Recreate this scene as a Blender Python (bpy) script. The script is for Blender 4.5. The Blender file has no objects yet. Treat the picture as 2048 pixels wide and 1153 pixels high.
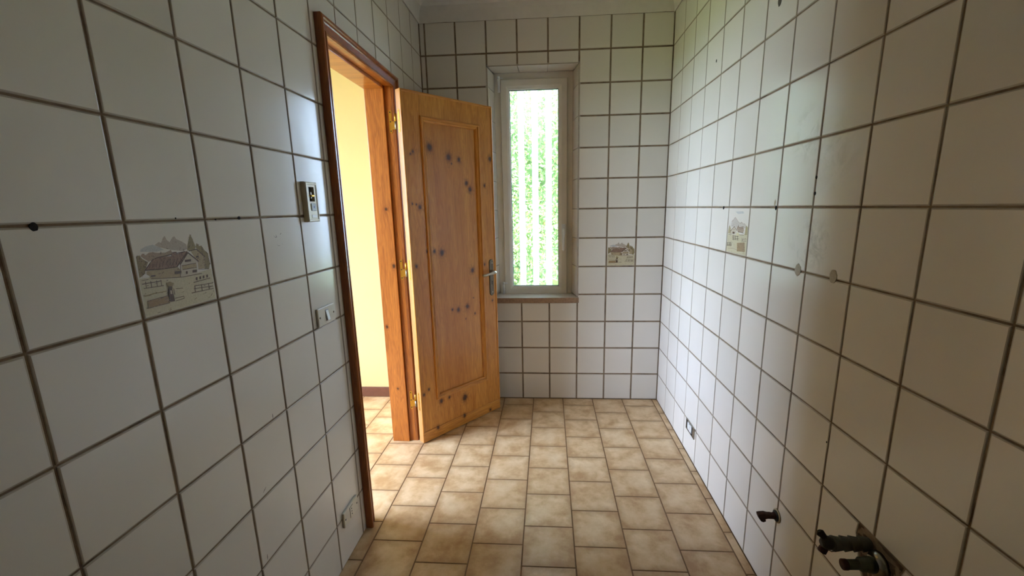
import bpy, bmesh, math, random
import numpy as np
from mathutils import Matrix, Vector, noise as mnoise

random.seed(7)
scene = bpy.context.scene
COL = scene.collection

# ------------------------------------------------------------------ camera, sky, light, exposure
W, D = 1.6277, 2.9694              # kitchen width, distance of the far wall from the camera
CEIL = 2.70
YB = -1.05                         # wall behind the camera
XH = -1.75                         # outer wall of the hall beyond the door
CAMROT = [[0.997823, 0.063365, -0.018264], [-0.00536, -0.198109, -0.980165], [-0.065726, 0.97813, -0.197339]]
cd = bpy.data.cameras.new('camera'); cam = bpy.data.objects.new('camera', cd); COL.objects.link(cam)
r_, d_, f_ = CAMROT
cam.matrix_world = Matrix(((r_[0], -d_[0], -f_[0], 0.82899), (r_[1], -d_[1], -f_[1], 0.0), (r_[2], -d_[2], -f_[2], 1.41364), (0, 0, 0, 1)))
cd.sensor_width = 36; cd.lens = 36 * 843.479 / 2048
cd.shift_x = -(1040.786 - 1024) / 2048; cd.shift_y = (585.95 - 576.5) / 2048
cd.clip_start = 0.02
scene.camera = cam
scene.view_settings.view_transform = 'Standard'; scene.view_settings.look = 'None'
scene.view_settings.gamma = 1; scene.view_settings.use_curve_mapping = False
scene.view_settings.exposure = 2.05

SKY = 7.0
world = bpy.data.worlds.new('sky'); scene.world = world; world.use_nodes = True
bg = world.node_tree.nodes['Background']
bg.inputs[0].default_value = (0.70, 0.88, 1.22, 1); bg.inputs[1].default_value = SKY

def sun(strength, direction):
    l = bpy.data.lights.new('sun', 'SUN'); l.energy = strength; l.angle = math.radians(1.0); l.color = (1, 0.95, 0.85)
    o = bpy.data.objects.new('sun_offscreen', l); COL.objects.link(o)
    o.rotation_euler = Vector(direction).to_track_quat('-Z', 'Y').to_euler(); o.location = (4, -4, 8)
sun(7.0, (-0.3, 0.6, -1.0))

def portal(name, loc, direction, sx, sy):          # guides sky light through a real opening, gives no light of its own
    l = bpy.data.lights.new('portal', 'AREA'); l.shape = 'RECTANGLE'; l.size = sx; l.size_y = sy; l.cycles.is_portal = True
    o = bpy.data.objects.new(name, l); COL.objects.link(o); o.location = loc
    o.rotation_euler = Vector(direction).to_track_quat('-Z', 'Y').to_euler()
portal('window_daylight', (0.736, D + 0.40, 1.53), (0, -1, 0), 0.62, 1.6)
HWIN = (0.8, 2.2, 0.3, 2.35)                # hall window opening: y0, y1, z0, z1
portal('hall_window_offscreen', (XH - 0.26, (HWIN[0] + HWIN[1]) / 2, (HWIN[2] + HWIN[3]) / 2), (1, 0, 0), HWIN[3] - HWIN[2], HWIN[1] - HWIN[0])
KNOTS= [(0.174, 1.754, 1.5), (0.303, 1.709, 1.4), (0.379, 1.699, 1), (0.322, 1.673, 0.4), (0.429, 1.564, 1), (0.455, 1.526, 1.1), (0.566, 1.552, 0.7), (0.621, 1.718, 1.2), (0.059, 1.721, 0.6), (0.043, 1.707, 0.4), (0.081, 1.422, 0.9), (0.034, 1.441, 0.4), (0.059, 1.438, 0.4), (0.167, 1.166, 0.8), (0.22, 1.153, 1.3), (0.112, 1.171, 0.6), (0.033, 1.093, 0.7), (0.448, 1.02, 1.1), (0.322, 0.783, 1), (0.275, 0.792, 0.6), (0.395, 0.792, 1.1), (0.455, 0.734, 0.5), (0.332, 0.185, 1.7), (0.147, 0.227, 1.1), (0.209, 0.229, 0.7), (0.025, 0.31, 0.7), (0.062, 0.333, 0.6), (0.109, 0.061, 0.8), (0.321, 0.06, 0.9), (0.547, 0.018, 0.7), (0.543, 1.048, 0.6), (0.603, 0.796, 0.5), (0.447, 0.839, 0.3), (0.378, 0.712, 0.3)]
MOTIF_A= [('grass', [(0.019, 0.428), (0.153, 0.425), (0.549, 0.371), (0.825, 0.384), (0.992, 0.399), (0.998, 0.006), (0.009, 0.007)]), ('mount', [(0.27, 0.764), (0.324, 0.793), (0.354, 0.782), (0.388, 0.838), (0.414, 0.856), (0.427, 0.811), (0.46, 0.779), (0.505, 0.831), (0.537, 0.844), (0.554, 0.808), (0.62, 0.777), (0.68, 0.736), (0.682, 0.683), (0.621, 0.663), (0.46, 0.693), (0.323, 0.735)]), ('cloud', [(0.101, 0.735), (0.161, 0.758), (0.245, 0.77), (0.323, 0.735), (0.371, 0.701), (0.281, 0.69), (0.091, 0.708)]), ('hill', [(0.082, 0.663), (0.111, 0.688), (0.142, 0.666), (0.187, 0.69), (0.229, 0.69), (0.3, 0.674), (0.387, 0.67), (0.46, 0.693), (0.472, 0.641), (0.377, 0.621), (0.246, 0.621), (0.167, 0.591), (0.115, 0.631)]), ('tree', [(0.033, 0.663), (0.074, 0.673), (0.095, 0.633), (0.156, 0.588), (0.111, 0.518), (0.097, 0.472), (0.041, 0.443), (0.025, 0.436), (0.028, 0.52), (0.031, 0.603)]), ('tree', [(0.755, 0.853), (0.777, 0.804), (0.788, 0.76), (0.807, 0.694), (0.788, 0.663), (0.677, 0.663), (0.688, 0.715), (0.722, 0.786)]), ('tree', [(0.807, 0.694), (0.83, 0.741), (0.863, 0.7), (0.897, 0.703), (0.933, 0.639), (0.975, 0.601), (0.985, 0.475), (0.955, 0.399), (0.886, 0.408), (0.901, 0.552), (0.825, 0.649)]), ('wood', [(0.711, 0.67), (0.815, 0.666), (0.917, 0.562), (0.888, 0.419), (0.792, 0.422), (0.797, 0.509)]), ('ink', [(0.695, 0.65), (0.815, 0.661), (0.815, 0.671), (0.695, 0.661)]), ('ink', [(0.81, 0.662), (0.918, 0.552), (0.929, 0.559), (0.82, 0.669)]), ('roof', [(0.105, 0.509), (0.212, 0.61), (0.268, 0.623), (0.446, 0.624), (0.644, 0.655), (0.676, 0.657), (0.573, 0.547), (0.494, 0.49), (0.328, 0.492)]), ('ink', [(0.108, 0.506), (0.216, 0.607), (0.209, 0.613), (0.101, 0.512)]), ('ink', [(0.213, 0.606), (0.269, 0.619), (0.267, 0.627), (0.211, 0.614)]), ('ink', [(0.268, 0.619), (0.645, 0.65), (0.644, 0.66), (0.268, 0.628)]), ('ink', [(0.103, 0.502), (0.327, 0.484), (0.328, 0.496), (0.105, 0.513)]), ('ink', [(0.327, 0.484), (0.494, 0.481), (0.494, 0.494), (0.328, 0.496)]), ('ink', [(0.499, 0.483), (0.681, 0.648), (0.67, 0.656), (0.489, 0.492)]), ('ink', [(0.184, 0.585), (0.151, 0.522), (0.155, 0.521), (0.188, 0.584)]), ('ink', [(0.224, 0.586), (0.19, 0.522), (0.194, 0.52), (0.228, 0.585)]), ('ink', [(0.265, 0.587), (0.23, 0.521), (0.234, 0.519), (0.268, 0.585)]), ('ink', [(0.306, 0.588), (0.27, 0.52), (0.274, 0.519), (0.31, 0.586)]), ('ink', [(0.348, 0.589), (0.312, 0.52), (0.316, 0.518), (0.352, 0.587)]), ('ink', [(0.391, 0.59), (0.354, 0.519), (0.358, 0.518), (0.395, 0.588)]), ('ink', [(0.434, 0.591), (0.397, 0.519), (0.401, 0.517), (0.439, 0.589)]), ('ink', [(0.479, 0.592), (0.44, 0.518), (0.444, 0.516), (0.483, 0.59)]), ('ink', [(0.524, 0.593), (0.485, 0.517), (0.489, 0.516), (0.528, 0.592)]), ('roof', [(0.451, 0.623), (0.458, 0.658), (0.524, 0.662), (0.516, 0.626)]), ('ink', [(0.455, 0.623), (0.462, 0.657), (0.455, 0.658), (0.448, 0.623)]), ('ink', [(0.458, 0.655), (0.524, 0.659), (0.524, 0.665), (0.458, 0.661)]), ('ink', [(0.52, 0.662), (0.513, 0.627), (0.52, 0.626), (0.527, 0.661)]), ('wood', [(0.117, 0.498), (0.327, 0.487), (0.511, 0.485), (0.534, 0.448), (0.517, 0.366), (0.15, 0.406), (0.137, 0.447), (0.11, 0.461)]), ('pale', [(0.679, 0.641), (0.555, 0.518), (0.523, 0.365), (0.768, 0.37), (0.781, 0.5), (0.812, 0.518)]), ('wood', [(0.562, 0.496), (0.768, 0.502), (0.77, 0.447), (0.565, 0.448)]), ('ink', [(0.546, 0.505), (0.685, 0.635), (0.673, 0.643), (0.535, 0.514)]), ('ink', [(0.673, 0.635), (0.807, 0.508), (0.82, 0.517), (0.685, 0.643)]), ('ink', [(0.562, 0.491), (0.768, 0.496), (0.768, 0.503), (0.562, 0.497)]), ('ink', [(0.565, 0.445), (0.77, 0.444), (0.77, 0.45), (0.565, 0.452)]), ('ink', [(0.544, 0.519), (0.513, 0.367), (0.521, 0.365), (0.553, 0.518)]), ('ink', [(0.455, 0.443), (0.545, 0.44), (0.538, 0.407), (0.449, 0.411)]), ('ink', [(0.618, 0.558), (0.707, 0.556), (0.701, 0.529), (0.613, 0.531)]), ('ink', [(0.699, 0.422), (0.765, 0.419), (0.758, 0.389), (0.693, 0.392)]), ('ink', [(0.788, 0.587), (0.826, 0.587), (0.821, 0.563), (0.783, 0.563)]), ('ink', [(0.603, 0.422), (0.63, 0.421), (0.624, 0.389), (0.597, 0.391)]), ('ink', [(0.157, 0.443), (0.209, 0.441), (0.206, 0.424), (0.154, 0.427)]), ('ink', [(0.149, 0.403), (0.546, 0.358), (0.547, 0.365), (0.15, 0.409)]), ('ink', [(0.547, 0.358), (0.828, 0.359), (0.828, 0.367), (0.547, 0.365)]), ('ink', [(0.785, 0.42), (0.948, 0.399), (0.949, 0.405), (0.786, 0.425)]), ('ink', [(0.036, 0.364), (0.269, 0.36), (0.269, 0.368), (0.036, 0.372)]), ('ink', [(0.045, 0.315), (0.285, 0.304), (0.285, 0.312), (0.046, 0.322)]), ('ink', [(0.039, 0.403), (0.119, 0.403), (0.119, 0.409), (0.039, 0.408)]), ('ink', [(0.076, 0.389), (0.073, 0.317), (0.081, 0.317), (0.084, 0.389)]), ('ink', [(0.136, 0.384), (0.134, 0.315), (0.142, 0.314), (0.144, 0.384)]), ('ink', [(0.203, 0.379), (0.202, 0.311), (0.21, 0.311), (0.211, 0.379)]), ('ink', [(0.256, 0.375), (0.255, 0.309), (0.264, 0.309), (0.264, 0.375)]), ('ink', [(0.686, 0.225), (0.977, 0.212), (0.977, 0.22), (0.686, 0.233)]), ('ink', [(0.672, 0.193), (0.969, 0.173), (0.969, 0.181), (0.673, 0.2)]), ('ink', [(0.631, 0.148), (0.97, 0.141), (0.969, 0.149), (0.631, 0.156)]), ('ink', [(0.682, 0.268), (0.947, 0.281), (0.946, 0.289), (0.681, 0.276)]), ('ink', [(0.688, 0.234), (0.682, 0.152), (0.692, 0.151), (0.698, 0.233)]), ('ink', [(0.788, 0.228), (0.783, 0.149), (0.794, 0.148), (0.799, 0.227)]), ('ink', [(0.899, 0.222), (0.895, 0.145), (0.906, 0.144), (0.91, 0.221)]), ('ink', [(0.727, 0.327), (0.754, 0.328), (0.747, 0.294), (0.723, 0.293)]), ('ink', [(0.781, 0.329), (0.809, 0.33), (0.802, 0.296), (0.777, 0.295)]), ('ink', [(0.833, 0.331), (0.861, 0.332), (0.854, 0.297), (0.828, 0.297)]), ('ink', [(0.889, 0.334), (0.918, 0.335), (0.911, 0.299), (0.885, 0.299)]), ('tree', [(0.137, 0.237), (0.31, 0.235), (0.31, 0.245), (0.137, 0.247)]), ('ink', [(0.426, 0.243), (0.52, 0.23), (0.521, 0.236), (0.427, 0.249)]), ('tree', [(0.034, 0.229), (0.191, 0.24), (0.19, 0.252), (0.033, 0.24)]), ('trough', [(0.062, 0.18), (0.31, 0.186), (0.321, 0.101), (0.056, 0.098)]), ('ink', [(0.031, 0.104), (0.055, 0.097), (0.057, 0.103), (0.033, 0.11)]), ('ink', [(0.056, 0.097), (0.321, 0.098), (0.321, 0.105), (0.056, 0.104)]), ('ink', [(0.062, 0.177), (0.31, 0.184), (0.31, 0.189), (0.062, 0.182)]), ('ink', [(0.393, 0.134), (0.514, 0.135), (0.513, 0.141), (0.392, 0.141)]), ('ink', [(0.51, 0.138), (0.511, 0.111), (0.518, 0.111), (0.517, 0.138)]), ('ink', [(0.514, 0.114), (0.397, 0.108), (0.398, 0.102), (0.515, 0.108)]), ('ink', [(0.343, 0.292), (0.39, 0.284), (0.379, 0.244), (0.387, 0.139), (0.386, 0.105), (0.323, 0.111), (0.321, 0.184)]), ('tree', [(0.317, 0.328), (0.364, 0.34), (0.416, 0.31), (0.387, 0.279), (0.326, 0.29)]), ('ink', [(0.395, 0.251), (0.397, 0.178), (0.404, 0.178), (0.402, 0.251)]), ('ink', [(0.329, 0.265), (0.302, 0.188), (0.308, 0.186), (0.335, 0.263)]), ('pale', [(0.35, 0.24), (0.368, 0.236), (0.369, 0.194), (0.347, 0.197)])]
MOTIF_B= [('grass', [(0.017, 0.398), (1.003, 0.46), (1.0, 0.012), (0.011, 0.008)]), ('cloud', [(0.34, 0.924), (0.727, 0.934), (0.76, 0.888), (0.483, 0.873)]), ('mountb', [(0.17, 0.598), (0.182, 0.699), (0.286, 0.752), (0.353, 0.802), (0.452, 0.743), (0.539, 0.697), (0.621, 0.675), (0.667, 0.706), (0.774, 0.668), (0.82, 0.682), (0.902, 0.627), (0.886, 0.58), (0.479, 0.586)]), ('hill', [(0.187, 0.697), (0.292, 0.75), (0.281, 0.754), (0.176, 0.701)]), ('hill', [(0.292, 0.75), (0.358, 0.8), (0.347, 0.803), (0.28, 0.753)]), ('hill', [(0.347, 0.8), (0.447, 0.741), (0.457, 0.745), (0.358, 0.804)]), ('hill', [(0.447, 0.741), (0.535, 0.695), (0.544, 0.699), (0.457, 0.745)]), ('hill', [(0.536, 0.694), (0.618, 0.673), (0.624, 0.678), (0.543, 0.699)]), ('hill', [(0.626, 0.674), (0.672, 0.705), (0.662, 0.708), (0.616, 0.677)]), ('hill', [(0.663, 0.704), (0.77, 0.666), (0.777, 0.671), (0.671, 0.709)]), ('hill', [(0.777, 0.666), (0.823, 0.679), (0.817, 0.684), (0.77, 0.671)]), ('hill', [(0.815, 0.68), (0.884, 0.636), (0.893, 0.639), (0.825, 0.683)]), ('treeb', [(0.022, 0.424), (0.058, 0.568), (0.093, 0.621), (0.164, 0.547), (0.198, 0.434)]), ('treeb', [(0.863, 0.439), (0.886, 0.58), (0.912, 0.639), (0.988, 0.607), (0.993, 0.448)]), ('pale', [(0.147, 0.476), (0.34, 0.599), (0.46, 0.536), (0.463, 0.444), (0.243, 0.425)]), ('ink', [(0.148, 0.469), (0.349, 0.596), (0.331, 0.601), (0.129, 0.475)]), ('ink', [(0.331, 0.596), (0.469, 0.51), (0.487, 0.516), (0.349, 0.601)]), ('ink', [(0.263, 0.476), (0.374, 0.482), (0.381, 0.439), (0.284, 0.433)]), ('ink', [(0.323, 0.536), (0.351, 0.537), (0.354, 0.519), (0.326, 0.517)]), ('hill', [(0.456, 0.56), (0.526, 0.624), (0.584, 0.59), (0.783, 0.616), (0.822, 0.53), (0.781, 0.481), (0.55, 0.48)]), ('ink', [(0.518, 0.628), (0.579, 0.577), (0.593, 0.58), (0.532, 0.632)]), ('ink', [(0.589, 0.575), (0.797, 0.613), (0.792, 0.62), (0.583, 0.582)]), ('ink', [(0.547, 0.488), (0.818, 0.473), (0.82, 0.482), (0.55, 0.496)]), ('ink', [(0.643, 0.554), (0.803, 0.573), (0.8, 0.579), (0.64, 0.56)]), ('ink', [(0.625, 0.427), (0.838, 0.435), (0.838, 0.441), (0.624, 0.433)]), ('yellow', [(0.454, 0.413), (0.498, 0.477), (0.619, 0.46), (0.617, 0.399)]), ('ink', [(0.278, 0.378), (0.592, 0.385), (0.593, 0.393), (0.279, 0.387)]), ('ink', [(0.286, 0.334), (0.599, 0.343), (0.6, 0.351), (0.286, 0.343)]), ('ink', [(0.291, 0.303), (0.605, 0.313), (0.605, 0.321), (0.291, 0.312)]), ('ink', [(0.31, 0.391), (0.337, 0.298), (0.356, 0.3), (0.329, 0.392)]), ('ink', [(0.42, 0.398), (0.447, 0.307), (0.465, 0.309), (0.439, 0.4)]), ('ink', [(0.527, 0.405), (0.553, 0.315), (0.572, 0.317), (0.546, 0.407)]), ('ink', [(0.729, 0.346), (0.961, 0.357), (0.961, 0.364), (0.728, 0.353)]), ('ink', [(0.736, 0.302), (0.969, 0.314), (0.968, 0.321), (0.736, 0.309)]), ('ink', [(0.797, 0.347), (0.78, 0.304), (0.794, 0.304), (0.812, 0.346)]), ('ink', [(0.057, 0.399), (0.245, 0.418), (0.242, 0.426), (0.054, 0.406)]), ('ink', [(0.011, 0.209), (0.247, 0.224), (0.247, 0.233), (0.011, 0.218)]), ('ink', [(0.018, 0.17), (0.254, 0.186), (0.253, 0.195), (0.017, 0.179)]), ('ink', [(0.022, 0.144), (0.258, 0.161), (0.257, 0.17), (0.021, 0.153)]), ('ink', [(0.045, 0.219), (0.076, 0.143), (0.097, 0.146), (0.066, 0.221)]), ('ink', [(0.149, 0.228), (0.179, 0.152), (0.199, 0.155), (0.169, 0.23)]), ('ink', [(0.221, 0.234), (0.251, 0.159), (0.271, 0.162), (0.241, 0.236)]), ('trough', [(0.542, 0.247), (0.901, 0.287), (0.943, 0.091), (0.568, 0.064)]), ('hill', [(0.555, 0.22), (0.9, 0.257), (0.898, 0.264), (0.554, 0.227)]), ('hill', [(0.56, 0.19), (0.905, 0.228), (0.903, 0.235), (0.559, 0.198)]), ('hill', [(0.565, 0.161), (0.91, 0.199), (0.908, 0.206), (0.564, 0.168)]), ('hill', [(0.57, 0.132), (0.915, 0.17), (0.913, 0.177), (0.569, 0.139)]), ('hill', [(0.575, 0.103), (0.92, 0.141), (0.918, 0.148), (0.574, 0.11)]), ('hill', [(0.58, 0.074), (0.925, 0.112), (0.923, 0.119), (0.579, 0.081)]), ('hill', [(0.109, 0.081), (0.339, 0.108), (0.338, 0.116), (0.108, 0.088)]), ('hill', [(0.336, 0.108), (0.561, 0.09), (0.566, 0.098), (0.341, 0.116)])]
# ------------------------------------------------------------------ materials
def lin(c): return tuple(((v / 255) / 12.92 if v / 255 <= 0.04045 else ((v / 255 + 0.055) / 1.055) ** 2.4) for v in c) + (1,)
class NT:
    def __init__(s, name):
        s.m = bpy.data.materials.new(name); s.m.use_nodes = True; s.t = s.m.node_tree; s.b = s.t.nodes['Principled BSDF']
    def n(s, typ, **kw):
        o = s.t.nodes.new(typ)
        for k, v in kw.items(): setattr(o, k, v)
        return o
    def l(s, a, b): s.t.links.new(a, b)
    def math(s, op, a, b=None, c=None):
        o = s.n('ShaderNodeMath', operation=op)
        for i, v in enumerate((a, b, c)):
            if v is None: continue
            if isinstance(v, (int, float)): o.inputs[i].default_value = v
            else: s.l(v, o.inputs[i])
        return o.outputs[0]
    def mix(s, f, a, b, mode='MIX'):
        o = s.n('ShaderNodeMix', data_type='RGBA', blend_type=mode)
        for i, v in ((0, f), (6, a), (7, b)):
            if isinstance(v, (int, float)): o.inputs[i].default_value = v
            elif isinstance(v, tuple): o.inputs[i].default_value = v
            else: s.l(v, o.inputs[i])
        return o.outputs[2]
    def noise(s, vec, scale, detail=3, rough=0.5, dist=0.0):
        o = s.n('ShaderNodeTexNoise'); o.inputs['Scale'].default_value = scale; o.inputs['Detail'].default_value = detail
        o.inputs['Roughness'].default_value = rough; o.inputs['Distortion'].default_value = dist
        if vec is not None: s.l(vec, o.inputs['Vector'])
        return o.outputs['Fac']
    def ramp(s, f, *stops):
        o = s.n('ShaderNodeValToRGB'); e = o.color_ramp.elements
        while len(e) < len(stops): e.new(0.5)
        for el, (p, c) in zip(e, stops): el.position = p; el.color = c if len(c) == 4 else c + (1,)
        s.l(f, o.inputs[0]); return o.outputs[0]
    def mapr(s, v, a, b, c=0.0, d=1.0):
        o = s.n('ShaderNodeMapRange'); s.l(v, o.inputs[0])
        for i, x in enumerate((a, b, c, d)): o.inputs[i + 1].default_value = x
        return o.outputs[0]
    def vmath(s, op, a, b):
        o = s.n('ShaderNodeVectorMath', operation=op)
        for i, v in enumerate((a, b)):
            if isinstance(v, tuple): o.inputs[i].default_value = v
            else: s.l(v, o.inputs[i])
        return o
    def bump(s, h, strength=0.2, dist=0.002):
        o = s.n('ShaderNodeBump'); o.inputs['Strength'].default_value = strength; o.inputs['Distance'].default_value = dist
        s.l(h, o.inputs['Height']); s.l(o.outputs[0], s.b.inputs['Normal'])
    def col(s, c):
        if isinstance(c, tuple): s.b.inputs['Base Color'].default_value = c
        else: s.l(c, s.b.inputs['Base Color'])
    def rough(s, v):
        if isinstance(v, (int, float)): s.b.inputs['Roughness'].default_value = v
        else: s.l(v, s.b.inputs['Roughness'])
    def obj(s): return s.n('ShaderNodeTexCoord').outputs['Object']
    def pos(s): return s.n('ShaderNodeNewGeometry').outputs['Position']
    def rnd(s): return s.n('ShaderNodeObjectInfo').outputs['Random']

M = {}
def simple(name, c, rough=0.5, metal=0.0, nscale=40, var=0.08, bump=0.0):
    m = NT(name); p = m.pos(); f = m.noise(p, nscale, 4)
    c = lin(c); dark = tuple(v * (1 - var * 2) for v in c[:3]) + (1,); light = tuple(min(1, v * (1 + var)) for v in c[:3]) + (1,)
    m.col(m.mix(f, dark, light)); m.rough(rough); m.b.inputs['Metallic'].default_value = metal
    if bump: m.bump(f, bump)
    M[name] = m.m; return m.m

# glazed wall tile: slight colour change from tile to tile, faint cloudiness, smudges with their own places
def wall_tile(name, base, smudges=(), dirt=0.25):
    m = NT(name); p = m.pos(); rn = m.rnd()
    c = lin(base); a = tuple(v * 0.95 for v in c[:3]) + (1,); b = tuple(v * 1.03 for v in c[:3]) + (1,)
    col = m.mix(rn, a, b)
    cl = m.noise(p, 4, 3, 0.5)
    col = m.mix(m.mapr(cl, 0.35, 0.9, 0, 0.25), col, tuple(x * y for x, y in zip(c, (0.9, 0.88, 0.80, 1))))
    for (x, y, z), rad, amt, cc in smudges:
        d = m.vmath('DISTANCE', p, (x, y, z)).outputs['Value']
        k = m.math('MULTIPLY', m.mapr(d, rad, rad * 0.2, 0, 1), m.mapr(m.noise(p, 1.6 / rad, 5, 0.7, 1.0), 0.45, 0.68, 0, amt))
        col = m.mix(k, col, lin(cc))
    m.col(col); m.rough(0.2); m.b.inputs['IOR'].default_value = 1.5
    m.bump(m.noise(p, 11, 1), 0.05, 0.01)
    M[name] = m.m
TILE = (224, 216, 203)
wall_tile('tile_left', TILE)
wall_tile('tile_far', TILE)
wall_tile('tile_right', TILE, smudges=[((W, 1.42, 1.62), 0.10, 0.5, (150, 145, 115)), ((W, 1.36, 1.28), 0.11, 0.6, (140, 132, 112)), ((W, 1.30, 1.30), 0.07, 0.5, (140, 132, 112)), ((W, 1.28, 1.55), 0.12, 0.35, (160, 152, 128))])
m = NT('tile_edge'); p = m.pos(); m.col(m.mix(m.noise(p, 30, 3), lin((186, 176, 160)), lin((160, 144, 122)))); m.rough(0.35); M['tile_edge'] = m.m
m = NT('grout'); p = m.pos(); m.col(m.ramp(m.noise(p, 9, 5, 0.7), (0.32, lin((84, 64, 44))), (0.5, lin((128, 106, 82))), (0.75, lin((150, 132, 108))))); m.rough(0.9); m.bump(m.noise(p, 300, 3), 0.3, 0.001); M['grout'] = m.m
simple('grout_floor', (128, 98, 66), 0.9, var=0.2)
simple('floor_edge', (150, 114, 76), 0.5, var=0.15)
simple('plaster', (222, 214, 203), 0.9, nscale=25, var=0.05, bump=0.35)
simple('ceiling_paint', (226, 220, 210), 0.95, nscale=12, var=0.03, bump=0.2)
simple('hall_paint', (208, 180, 124), 0.8, nscale=6, var=0.03)
simple('exterior_render', (225, 222, 214), 0.9, var=0.05)
simple('skirting_brown', (104, 62, 40), 0.4, nscale=30, var=0.15)
simple('marble', (225, 218, 208), 0.25, nscale=18, var=0.06)
simple('marble_edge', (164, 132, 104), 0.7, nscale=70, var=0.25, bump=0.5)
simple('upvc', (240, 234, 222), 0.35, nscale=14, var=0.035)
simple('upvc_white', (238, 240, 242), 0.3, nscale=14, var=0.02)
simple('gasket', (50, 52, 58), 0.6)
simple('white_metal', (240, 240, 240), 0.5, nscale=20, var=0.04)
simple('brass', (206, 158, 62), 0.35, 0.9, var=0.12)
simple('steel_dull', (165, 155, 138), 0.45, 0.9, nscale=60, var=0.18)
simple('pewter', (118, 108, 92), 0.4, 0.85, nscale=90, var=0.25)
simple('lever_silver', (190, 180, 160), 0.35, 0.8, nscale=60, var=0.15)
simple('champagne', (204, 192, 164), 0.38, 0.15, nscale=60, var=0.06)
simple('cream_plastic', (214, 205, 184), 0.35, nscale=60, var=0.04)
simple('white_plastic', (232, 230, 222), 0.35, var=0.02)
simple('grey_plastic', (160, 162, 160), 0.4)
simple('blue_ink', (60, 85, 150), 0.5)
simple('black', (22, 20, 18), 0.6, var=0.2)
simple('hole_shade', (28, 22, 16), 0.95, nscale=200, var=0.4)  # shade inside the drill holes, put into the disc colour
simple('filler', (178, 170, 152), 0.85, nscale=150, var=0.14, bump=0.4)
simple('cap_dark', (92, 82, 66), 0.6, nscale=120, var=0.2)
simple('rust', (72, 36, 22), 0.85, nscale=160, var=0.5, bump=0.8)
simple('rust_ring', (176, 160, 130), 0.6, nscale=100, var=0.2)
simple('tape', (88, 86, 74), 0.75, nscale=90, var=0.3, bump=0.4)
simple('valve_dark', (44, 42, 36), 0.55, 0.4, nscale=120, var=0.4)
simple('valve_olive', (84, 86, 66), 0.5, 0.5, nscale=90, var=0.3)
simple('chrome', (140, 136, 122), 0.25, 1.0, nscale=50, var=0.1)
simple('mortar', (92, 72, 50), 0.95, nscale=90, var=0.5, bump=1.0)
simple('thread', (120, 108, 86), 0.9)
for k, c in dict(grass=(204, 192, 158), mount=(184, 168, 150), cloud=(190, 187, 180), hill=(170, 146, 122), tree=(150, 132, 88), wood=(182, 160, 122), roof=(150, 116, 96), ink=(88, 62, 44), pale=(202, 188, 164), trough=(160, 130, 88), mountb=(198, 186, 172), treeb=(172, 156, 112), yellow=(212, 200, 156)).items():
    simple('print_' + k, c, 0.3, nscale=260, var=0.16)

# floor tile: beige with brown clouded edges
m = NT('floor_tile'); p = m.obj(); rn = m.rnd(); off = m.n('ShaderNodeCombineXYZ')
m.l(m.math('MULTIPLY', rn, 37.0), off.inputs[0]); m.l(m.math('MULTIPLY', rn, 91.0), off.inputs[1])
q = m.vmath('ADD', p, off.outputs[0]).outputs[0]
n1 = m.noise(q, 8, 5, 0.62, 0.15); n2 = m.noise(q, 26, 4, 0.6)
col = m.ramp(n1, (0.34, lin((180, 140, 94))), (0.5, lin((212, 178, 134))), (0.66, lin((226, 198, 158))))
sep = m.n('ShaderNodeSeparateXYZ'); m.l(p, sep.inputs[0])
ex = m.math('MAXIMUM', m.math('ABSOLUTE', sep.outputs[0]), m.math('ABSOLUTE', sep.outputs[1]))
edge = m.mapr(m.math('ADD', ex, m.math('MULTIPLY', m.math('SUBTRACT', n2, 0.5), 0.05)), 0.07, 0.112, 0, 0.6)
col = m.mix(edge, col, lin((156, 118, 76)))
col = m.mix(m.mapr(n2, 0.5, 0.75, 0, 0.2), col, lin((176, 134, 92)))
col = m.mix(m.mapr(rn, 0.0, 1.0, 0.0, 0.22), col, lin((186, 146, 98)))
scr = m.noise(m.pos(), 60, 6, 0.7, 2.0)
col = m.mix(m.mapr(scr, 0.68, 0.76, 0, 0.5), col, lin((110, 84, 58)))
m.col(col); m.rough(m.mapr(n2, 0.3, 0.7, 0.30, 0.42)); m.bump(n2, 0.06, 0.003); M['floor_tile'] = m.m

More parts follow.
